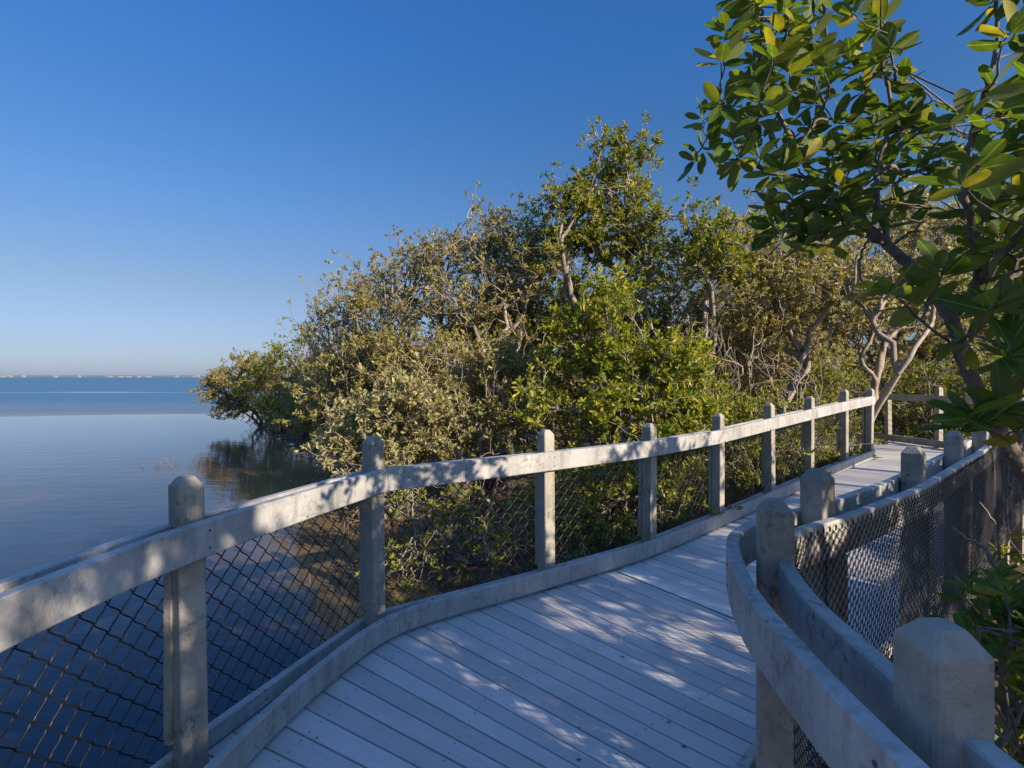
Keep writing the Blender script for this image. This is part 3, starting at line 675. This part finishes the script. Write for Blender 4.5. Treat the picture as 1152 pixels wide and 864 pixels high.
tree('mangrove_bush', 'green shrub filling the gap behind the chain link between the third and fifth posts', 'bush', G, (1.5, 6.9),
     [pxb(640, 560, 6.3, .7, .45, .55), pxb(700, 550, 6.6, .7, .45, .6), pxb(760, 530, 6.9, .65, .45, .55), pxb(720, 590, 6.1, .7, .4, .4), pxb(650, 610, 5.6, .5, .3, .3)], 1000, 24, 'leaf_red', .068, 8, 'mid', .0035, .2, stems=7, bare=.2, shell=.2, zmin=-.6)
tree('mangrove_bush', 'green shrub behind the straight rear stretch of fence', 'bush', G, (3.7, 8.4),
     [pxb(840, 520, 8.0, .8, .5, .6), pxb(800, 500, 7.8, .6, .5, .5), pxb(880, 500, 8.7, .8, .5, .6), pxb(850, 470, 8.6, .8, .6, .4), pxb(925, 500, 9.6, .8, .5, .6)], 900, 25, 'leaf_red', .07, 8, 'mid', .0035, .2, stems=6, bare=.2, shell=.2, zmin=-.6)
tree('bare_shrub', 'leafless pale twiggy shrub in front of the trunks right of the yellow-green bush', 'bush', None, (4.1, 9.3),
     [pxb(835, 400, 9.2, .8, .6, .6), pxb(870, 420, 9.3, .8, .6, .5), pxb(800, 380, 9.2, .5, .5, .4), pxb(900, 400, 9.6, .7, .5, .6)], 130, 26, 'leaf_olive', .06, 4, 'mid', .006, .3, stems=4, bare=.8, crook=.16, expo=.36)
tree('mangrove_tree', 'grey trunked mangrove with a lone kinked bough behind the rear fence', 'tree', G, (5.0, 10),
     [pxb(880, 320, 10, .9, .8, .7), pxb(850, 340, 10, .6, .8, .5), pxb(910, 330, 10.5, .8, .8, .7), pxb(870, 280, 10.5, .7, .8, .5)], 900, 27, 'leaf_olive', .078, 9, 'mid', .005, .26, first=.45, bare=.12, crook=.15)
tree('mangrove_tree', 'slim forked mangrove rising beside the end post of the long fence', 'tree', G, (5.98, 9.36),
     [pxb(985, 330, 9.4, .6, .6, .6), pxb(1010, 300, 9.6, .8, .7, .6), pxb(950, 340, 9.4, .6, .6, .5), pxb(1040, 330, 9.6, .6, .6, .6)], 520, 28, 'leaf_pale', .075, 9, 'mid', .0075, .24, bare=.25, crook=.10, first=.12, expo=.38)
# sunlit mass behind, on the right
bk = [('pale sunlit mangrove filling the background left of the forked trunk', 900, 300, 14, 'leaf_pale', 31),
      ('pale silvery mangrove high behind the forked trunk', 990, 270, 15, 'leaf_pale', 32),
      ('pale sunlit mangrove behind the far fence, right of the forked trunk', 1080, 290, 14, 'leaf_pale', 33),
      ('olive mangrove at the right edge behind the far fence', 1170, 280, 14, 'leaf_olive', 34)]
for lab, px, py, y, lf_, sd in bk:
    c = at(px, py, y)
    tree('mangrove_tree', lab, 'tree', G, (c[0], y), [pxb(px, py, y, 1.5, 1.2, 1.2), pxb(px-30, py+60, y-.5, 1.3, 1.2, 1.3), pxb(px+35, py+50, y, 1.4, 1.2, 1.2), pxb(px, py-30, y+.5, 1.1, 1, .8), pxb(px, py+120, y-1, 1.6, 1, 1.1)],
         2100, sd, lf_, .09, 9, 'far', .005, .3, stems=3, bare=.1)
und = [('full green mangrove closing the gap behind the tallest tree', 640, 330, 12.8, 'leaf_yel', 48), ('green mangrove crown between the tallest tree and its flat-topped neighbour', 735, 330, 12.4, 'leaf_red', 49),
       ('olive mangrove crown behind the kinked bough', 850, 330, 12.6, 'leaf_olive', 50), ('olive mangrove crown behind the leaning trees left of centre', 560, 330, 13.4, 'leaf_olive', 53),
       ('dark green shrub behind the far fence, left post', 990, 460, 13.2, 'leaf_red', 41), ('dark green shrub behind the far fence, right post', 1060, 455, 12.2, 'leaf_red', 42),
       ('green understory shrub behind the bare twiggy shrub', 900, 440, 12, 'leaf_red', 43), ('green shrub behind the bush at the bend', 780, 420, 11.5, 'leaf_olive', 44),
       ('olive shrub deep behind the thicket centre', 640, 400, 12.5, 'leaf_olive', 45), ('green shrub at the right edge beyond the landing', 1140, 440, 11.5, 'leaf_red', 46),
       ('grey-olive shrub at the foot of the leaning trees', 540, 400, 13.5, 'leaf_olive', 47)]
for lab, px, py, y, lf_, sd in und:
    c = at(px, py, y)
    tree('mangrove_bush', lab, 'bush', G, (c[0], y), [pxb(px, py, y, 1.3, .9, 1.1), pxb(px-35, py+30, y, 1.0, .8, 1.0), pxb(px+35, py+25, y, 1.1, .8, 1.0), pxb(px, py+60, y-.6, 1.5, .8, .9)],
         1300, sd, lf_, .085, 8, 'far', .004, .28, stems=6, bare=.1, shell=.3)
tree('mangrove_tree', 'distant mangrove closing the horizon behind the far fence', 'tree', G, (13, 22), [(8, 22, 2, 3, 2, 2.4), (13, 22, 2.2, 3.5, 2, 2.6), (19, 21, 2.2, 4, 2, 2.6)], 1700, 51, 'leaf_olive', .16, 9, 'far', .006, .5, stems=6, zmin=-.5)
tree('mangrove_tree', 'distant mangrove closing the horizon behind the thicket', 'tree', G, (0, 21), [(-3, 20, 1.6, 3, 2, 2.0), (2, 21, 1.8, 3, 2, 2.4), (5, 21, 2.0, 3, 2, 2.4)], 1500, 52, 'leaf_olive', .16, 9, 'far', .006, .5, stems=6, zmin=-.5)

for lab, bx, by, bl, sd in (('dark low shrub on the mud outside the right fence, just beyond the sapling', 3.0, 2.0, [(2.9, 2.0, -.2, .55, .4, .4), (3.4, 2.5, -.2, .5, .4, .4)], 71),
                            ('dark low shrub under the right fence, farther along the walk', 4.6, 3.9, [(4.5, 3.8, 0, .6, .45, .5), (5.2, 4.4, .1, .5, .45, .5)], 72),
                            ('tangled low shrub at the foot of the leaning mangrove', 2.2, 1.2, [(2.1, 1.2, -.1, .4, .4, .4), (2.5, 1.6, -.2, .4, .3, .3)], 73)):
    tree('mangrove_bush', lab, 'bush', 'low shrubs on the landward side', (bx, by), bl, 420, sd, 'leaf_red', .075, 7, 'mid', .0035, .18, stems=5, bare=.2, shell=.1, roots=16, zmin=-.6)
# shade trees on the landward side, beside and behind the viewer
SH = 'mangroves shading the walk'
shade = [((4.2, .3), [(4.2, .4, 1.7, 1.0, 1.0, .9), (3.7, -.1, 2.5, .9, .9, .7), (3.9, 1.4, 1.1, .6, .8, .7)], 420, 'broad crowned mangrove beyond the right edge of the photo, nearest the bend of the walk'),
         ((5.8, 1.7), [(5.6, 1.6, 1.7, 1.1, 1.0, .9), (5.7, 1.2, 2.6, 1.0, 1.0, .7)], 380, 'mangrove beyond the right edge of the photo, second from the bend of the walk'),
         ((7.2, 3.4), [(7.1, 3.3, 1.6, 1.1, 1.0, 1.0), (7.3, 3.0, 2.4, .9, .9, .6)], 240, 'sparser mangrove beyond the right edge of the photo, farthest from the viewer'),
         ((3.0, -1.4), [(2.9, -1.2, 2.0, 1.0, .9, .8), (3.2, -1.4, 3.0, 1.0, 1.0, .7), (2.4, -.7, 2.6, .7, .7, .6), (3.0, -2.2, 3.3, .8, .8, .6)], 560, 'tall mangrove behind the viewer on the landward side of the walk'),
         ((4.9, -1.9), [(4.7, -1.8, 2.4, 1.1, 1.0, .9), (4.6, -1.8, 3.5, 1.0, 1.0, .7)], 300, 'tallest mangrove behind the viewer, set back from the walk')]
for k, (bs, bl, n, lab) in enumerate(shade):
    tree('mangrove_tree', lab, 'tree', SH, bs, bl, n, 60+k, 'leaf_red', .105, 8, 'mid', .006, .26, shell=.2, barkm='bark_near', roots=14, first=.4)

# ---- foreground mangrove leaning over the fence
rng = np.random.default_rng(77)
fg = empty('mangrove_tree', (1.95, 1.7, -.7), 'large-leaved dark green mangrove leaning in over the right fence, closest to the viewer', 'tree')
O3 = np.array([1.95, 1.7, -.7])
def bough(pts, r0, r1, n=8):
    P = np.array(pts, float); a = np.concatenate([[0], np.cumsum(np.linalg.norm(np.diff(P, axis=0), axis=1))])
    Q = np.vstack([2*P[0]-P[1], P, 2*P[-1]-P[-2]]); out = []
    for i in range(1, len(Q)-2):
        u = np.linspace(0, 1, n, endpoint=False)[:, None]; a_, b_, c_, d_ = Q[i-1:i+3]
        out.append(.5*((2*b_)+(-a_+c_)*u+(2*a_-5*b_+4*c_-d_)*u**2+(-a_+3*b_-3*c_+d_)*u**3))
    out.append(P[-1:]); B = np.concatenate(out); B[1:-1] += rng.normal(size=B[1:-1].shape)*.0022
    return B, np.linspace(r0, r1, len(B))
boughs = [bough([np.array([1.95, 1.7, -.75]), np.array([1.86, 1.72, .4]), np.array([1.75, 1.74, 1.1]), at(1150, 530, 1.74), at(1122, 480, 1.72), at(1090, 420, 1.72), at(1070, 360, 1.72), at(1035, 312, 1.75), at(1000, 277, 1.8), at(950, 235, 1.88), at(918, 200, 1.94), at(897, 170, 2.0), at(880, 137, 2.05), at(866, 108, 2.1), at(850, 60, 2.12), at(846, 10, 2.15)], .030, .0045),
          bough([at(1070, 360, 1.72), at(1098, 320, 1.65), at(1094, 262, 1.55), at(1085, 200, 1.5), at(1100, 130, 1.45), at(1120, 60, 1.42), at(1120, -20, 1.4)], .014, .004),
          bough([at(1098, 320, 1.65), at(1150, 260, 1.45), at(1210, 180, 1.35), at(1230, 80, 1.3)], .012, .004),
          bough([at(1000, 277, 1.8), at(985, 205, 1.85), at(1003, 130, 1.88), at(992, 60, 1.9), at(1000, -10, 1.9)], .010, .0035),
          bough([at(918, 200, 1.94), at(870, 196, 1.97), at(835, 181, 2.0), at(800, 178, 2.02)], .007, .003),
          bough([at(950, 235, 1.88), at(905, 232, 1.95), at(870, 222, 2.0), at(845, 215, 2.0)], .007, .003),
          bough([at(897, 170, 2.0), at(930, 110, 2.0), at(932, 60, 2.02), at(925, 0, 2.0)], .007, .003),
          bough([at(1035, 312, 1.75), at(975, 320, 1.7), at(968, 290, 1.68), at(982, 262, 1.68)], .007, .003),
          bough([at(1122, 480, 1.72), at(1130, 430, 1.5), at(1150, 370, 1.35), at(1190, 320, 1.3)], .014, .004),
          bough([at(1090, 420, 1.72), at(1078, 405, 1.5), at(1072, 390, 1.35)], .008, .003),
          bough([at(1150, 530, 1.74), at(1125, 500, 1.45), at(1108, 478, 1.3), at(1090, 468, 1.25)], .010, .004),
          bough([at(1000, 277, 1.8), at(960, 262, 1.75), at(925, 268, 1.75), at(890, 262, 1.8)], .007, .003)]
mb = MB()
for B, r in boughs:
    v, f = tubes(B[None], r[None], 9); mb.add(v-O3, f)
allb = np.concatenate([B for B, r in boughs]); allr = np.concatenate([r for B, r in boughs])
# clusters of leaves (direction and depth), each ends a twig
def inpoly(p, poly):
    x, y = p; c = False; n = len(poly)
    for i in range(n):
        x1, y1 = poly[i]; x2, y2 = poly[i-1]
        if (y1 > y) != (y2 > y) and x < (x2-x1)*(y-y1)/(y2-y1)+x1: c = not c
    return c
def fill(poly, n, y0, y1, mind):
    xs_ = [p[0] for p in poly]; ys_ = [p[1] for p in poly]; out = []
    t = 0
    while len(out) < n and t < n*200:
        t += 1; p = (rng.uniform(min(xs_), max(xs_)), rng.uniform(min(ys_), max(ys_)))
        if inpoly(p, poly) and all((p[0]-q[0])**2+(p[1]-q[1])**2 > mind**2 for q in out): out.append(p)
    return [at(p[0], p[1], rng.uniform(y0, y1)) for p in out]
tips = []
tips += fill([(800, 75), (830, -60), (1000, -70), (1005, 60), (985, 110), (1040, 135), (1075, 150), (1060, 235), (1005, 250), (960, 262), (905, 272), (855, 240), (835, 195), (808, 150)], 104, 1.65, 2.25, 15)
tips += fill([(1085, 120), (1300, -60), (1330, 420), (1130, 425), (1090, 330), (1075, 200)], 64, 1.15, 1.7, 22)
tips += fill([(1085, 130), (1240, 110), (1260, 430), (1120, 430), (1085, 330)], 46, 1.7, 2.2, 17)
tips += fill([(1100, 20), (1130, -80), (1300, -80), (1300, 60), (1130, 62)], 12, 1.2, 1.5, 22)
tips += [at(*p) for p in [(790, 132, 2.0), (778, 182, 2.02), (800, 168, 2.0), (815, 118, 2.05), (1000, 78, 1.9), (1022, 92, 1.9), (1000, 325, 1.35), (1028, 338, 1.4), (1062, 300, 1.3), (880, 268, 1.7), (900, 255, 1.75), (925, 272, 1.7), (866, 248, 1.85),
                          (1075, 385, 1.3), (1105, 470, 1.22), (1088, 466, 1.2), (1130, 455, 1.25), (1150, 480, 1.3), (1120, 340, 1.2), (1140, 400, 1.2), (980, 250, 1.65), (945, 235, 1.7), (920, 235, 1.75)]]
tips = np.array(tips); td = np.zeros_like(tips)
# every tip joins the nearest bough a little further back towards the trunk
own = []
for t in tips:
    d = np.linalg.norm(allb-t, axis=1)+np.where(allb[:, 2] > t[2]+.05, .08, 0); own.append(np.argmin(d)//5)
own = np.array(own)
for g_ in np.unique(own):
    I = np.where(own == g_)[0]; k = min(g_*5, len(allb)-1); p = allb[k]
    B, Rr, dd = skeleton(p, tips[I].mean(0)-p+np.array([0, 0, .02]), tips[I], rng, .0026, .4, .10, .45, rmax=max(.003, allr[k]*.8)); td[I] = dd
    v, f = tubes(B, Rr, 6); mb.add(v-O3, f)
mb.build('trunk', M['bark_near'], fg, smooth=True)
O, D, S = [], [], []
for t, d in zip(tips, td):
    n = rng.integers(7, 11)
    a, b_ = frames(norm(d*.8+np.array([0, 0, .5]))[None]); a = a[0]; b_ = b_[0]; ax = norm(d*.8+np.array([0, 0, .5])); ph = rng.random()*6
    for k in range(n):
        th = ph+k*2.4; el = rng.uniform(.15, 1.15)*(1-k/n*.35); rr = math.cos(.9*(k/n))
        dr = norm(ax*math.sin(math.pi/2*(k/n)*.75+.05)+(a*math.cos(th)+b_*math.sin(th))*1.0+rng.normal(size=3)*.18)
        O.append(t-ax*.03*(1-k/n)+dr*.006); D.append(dr); S.append(rng.uniform(.064, .116)*(1-.35*(k/n)**2))
v, f, uv = leaves(np.array(O), np.array(D), np.array(S), rng, 'near', upbias=.9)
np_mesh('crown', v-O3, f, M['leaf_near'], fg, smooth=True, uv=uv)

# low plant outside the right fence, bottom right
lp_t = np.array(fill([(1035, 685), (1060, 662), (1110, 655), (1150, 640), (1260, 640), (1300, 900), (1130, 900), (1120, 740), (1060, 705)], 95, 1.40, 1.95, 9))
def custom_plant(name, label, cat, base, tips, seed, size, rt=.003, nleaf=(5, 9), bark_='bark_near', bare_tips=None, leaf='leaf_near'):
    rg_ = np.random.default_rng(seed); o3 = np.array(base, float); r = empty(name, tuple(base), label, cat)
    T = tips if bare_tips is None else np.vstack([tips, bare_tips])
    B, Rr, dd = skeleton(o3, (0, 0, 1), T, rg_, rt, .38, .12, .4); v, f = tubes(B, Rr, 6); mb = MB(); mb.add(v-o3, f); mb.build('stem', M[bark_], r, smooth=True)
    O, D, S = [], [], []
    for t, d in zip(tips, dd):
        n = rg_.integers(*nleaf)
        ax = norm(d+np.array([0, 0, .9])); a, b_ = frames(ax[None]); a = a[0]; b_ = b_[0]
        for k in range(n):
            th = k*2.4+rg_.random(); dr = norm(ax*(.2+.8*k/n)+(a*math.cos(th)+b_*math.sin(th))+rg_.normal(size=3)*.15)
            O.append(t+dr*.005); D.append(dr); S.append(size*rg_.uniform(.65, 1.15))
    v, f, uv = leaves(np.array(O), np.array(D), np.array(S), rg_, 'near', upbias=.9); np_mesh('foliage', v-o3, f, M[leaf], r, smooth=True, uv=uv)
    return r
bare = np.array([at(rng.uniform(1080, 1200), rng.uniform(690, 800), rng.uniform(1.35, 1.7)) for _ in range(26)])
custom_plant('mangrove_sapling', 'glossy green mangrove sapling tangled with dead twigs outside the right fence, bottom right corner', 'bush', (1.85, 1.75, -.7), lp_t, 5, .082, bare_tips=bare)
# grey dead stick
mb = MB(); B, r = bough([np.array([2.25, 1.75, -.4]), at(1152, 680, 1.85), at(1130, 655, 1.9), at(1108, 618, 1.95), at(1086, 605, 1.98), at(1070, 592, 2.0)], .014, .003)
v, f = tubes(B[None], r[None], 7); mb.add(v, f); B2, r2 = bough([at(1130, 655, 1.9), at(1118, 590, 1.88), at(1102, 565, 1.88)], .005, .0018); v, f = tubes(B2[None], r2[None], 6); mb.add(v, f)
tag(mb.build('dead_branch', M['bark'], None, smooth=True), 'bare grey-brown dead branch leaning against the outside of the right fence', 'branch')

# dead twigs standing in open water
mb = MB(); c0 = np.array([-9.3, 14.3, WATER-.1])
for k in range(16):
    a = c0+np.array([rng.normal()*.28, rng.normal()*.2, 0]); e = a+np.array([rng.normal()*.12, rng.normal()*.1, rng.uniform(.15, .38)])
    B, r = bough([a, (a+e)/2+rng.normal(size=3)*.03, e], .008, .004, 4); v, f = tubes(B[None], r[None], 5); mb.add(v, f)
tag(mb.build('dead_twigs', M['bark_red'], None), 'small cluster of reddish dead twigs poking up from the open water', 'twigs')

# breathing roots along the water edge
n = 2000; yy = np.concatenate([rng.uniform(6, 13, 900), rng.uniform(13, 27.0, 1100)]); xx = shore(yy)+rng.normal(size=n)*.5+1.2*(yy > 13)+.3
zb_ = gz(xx, yy)-.05; hh = rng.uniform(.05, .3, n)*np.where(yy > 13, 1.5, 1)
P = np.stack([np.stack([xx, yy, zb_], -1), np.stack([xx+rng.normal(size=n)*.03, yy+rng.normal(size=n)*.03, WATER+hh*.5], -1), np.stack([xx+rng.normal(size=n)*.07, yy+rng.normal(size=n)*.06, WATER+hh], -1)], 1)
v, f = tubes(P, np.tile([.008, .006, .003], (n, 1))*np.where(yy > 13, 1.6, 1)[:, None], 4)
tag(np_mesh('breathing_roots', v, f, M['bark_red']), 'thin reddish mangrove roots standing along the muddy water edge', 'roots', kind='stuff')
D = rng.normal(size=(len(DEBRIS), 3)); D[:, 2] *= .05
v, f, uv = leaves(DEBRIS, D, rng.uniform(.01, .034, len(DEBRIS)), rng, 'mid', upbias=3)
tag(np_mesh('fallen_leaves', v, f, M['leaf_dry']), 'small dry leaf bits scattered on the grey deck boards', 'leaf litter', kind='stuff')
# leaf litter
n = 16000; yy = rng.uniform(-.5, 12, n); xx = rng.uniform(-3.2, 8, n); k = xx > shore(yy)-.4; xx = xx[k]; yy = yy[k]; n = len(xx)
zz = np.maximum(gz(xx, yy), WATER)+.012; D = rng.normal(size=(n, 3)); D[:, 2] *= .25
v, f, uv = leaves(np.stack([xx, yy, zz], -1), D, rng.uniform(.04, .08, n), rng, 'mid', upbias=1.5)
tag(np_mesh('leaf_litter', v, f, M['leaf_dry']), 'brown fallen mangrove leaves on the mud below the fence', 'leaf litter', kind='stuff')

# ------------------------------------------------------------------ light, sky, camera
sc = bpy.context.scene
SE = 23.0; AZ = 130.0
s = Vector((math.sin(R(AZ))*math.cos(R(SE)), math.cos(R(AZ))*math.cos(R(SE)), math.sin(R(SE))))
L = bpy.data.lights.new('sun', 'SUN'); L.energy = 5.0; L.angle = R(.55); L.color = (1.0, .83, .64)
so = bpy.data.objects.new('sun', L); C.objects.link(so); so.rotation_euler = (-s).to_track_quat('-Z', 'Y').to_euler()
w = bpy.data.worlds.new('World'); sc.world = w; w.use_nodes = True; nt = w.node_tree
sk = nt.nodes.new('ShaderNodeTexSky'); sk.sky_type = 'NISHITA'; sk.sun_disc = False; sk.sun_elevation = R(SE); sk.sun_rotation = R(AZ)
sk.air_density = 1.0; sk.dust_density = .6; sk.ozone_density = 3.0; sk.altitude = 0
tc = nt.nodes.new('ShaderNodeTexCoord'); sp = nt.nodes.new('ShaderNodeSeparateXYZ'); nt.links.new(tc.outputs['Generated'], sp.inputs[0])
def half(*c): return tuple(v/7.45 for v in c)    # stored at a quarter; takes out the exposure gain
rp_ = ramp(nt, sp.outputs[2], [(0, half(.55, .67, 1.12)), (.05, half(.60, .64, .92)), (.15, half(.70, .69, .79)), (.27, half(.60, .80, 1.03)), (.42, half(.48, .86, 1.24)), (.52, half(.41, .92, 1.45)), (.60, half(.43, .94, 1.5)), (.74, half(1.9, 2.6, 3.4)), (1, half(2.0, 2.7, 3.5))])  # overhead stops made brighter than a natural sky, to lift the shaded deck
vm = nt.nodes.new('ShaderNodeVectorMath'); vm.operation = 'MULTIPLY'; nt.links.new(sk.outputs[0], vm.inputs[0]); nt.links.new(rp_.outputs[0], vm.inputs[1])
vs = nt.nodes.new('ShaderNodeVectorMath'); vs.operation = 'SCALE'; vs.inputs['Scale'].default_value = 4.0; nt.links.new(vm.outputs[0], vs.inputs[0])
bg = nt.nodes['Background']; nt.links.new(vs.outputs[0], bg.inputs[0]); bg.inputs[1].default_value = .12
cam = bpy.data.cameras.new('camera'); co = bpy.data.objects.new('camera', cam); C.objects.link(co); sc.camera = co
co.location = (0, 0, CAMZ); co.rotation_euler = (R(90), 0, 0)
cam.sensor_fit = 'HORIZONTAL'; cam.sensor_width = 36; cam.lens = 36*F/1152; cam.shift_y = -8/1152; cam.clip_start = .05; cam.clip_end = 20000
sc.render.engine = 'CYCLES'
sc.view_settings.view_transform = 'Standard'; sc.view_settings.look = 'None'; sc.view_settings.exposure = .9; sc.view_settings.gamma = 1; sc.view_settings.use_curve_mapping = False
sc.cycles.max_bounces = 6; sc.cycles.transparent_max_bounces = 4
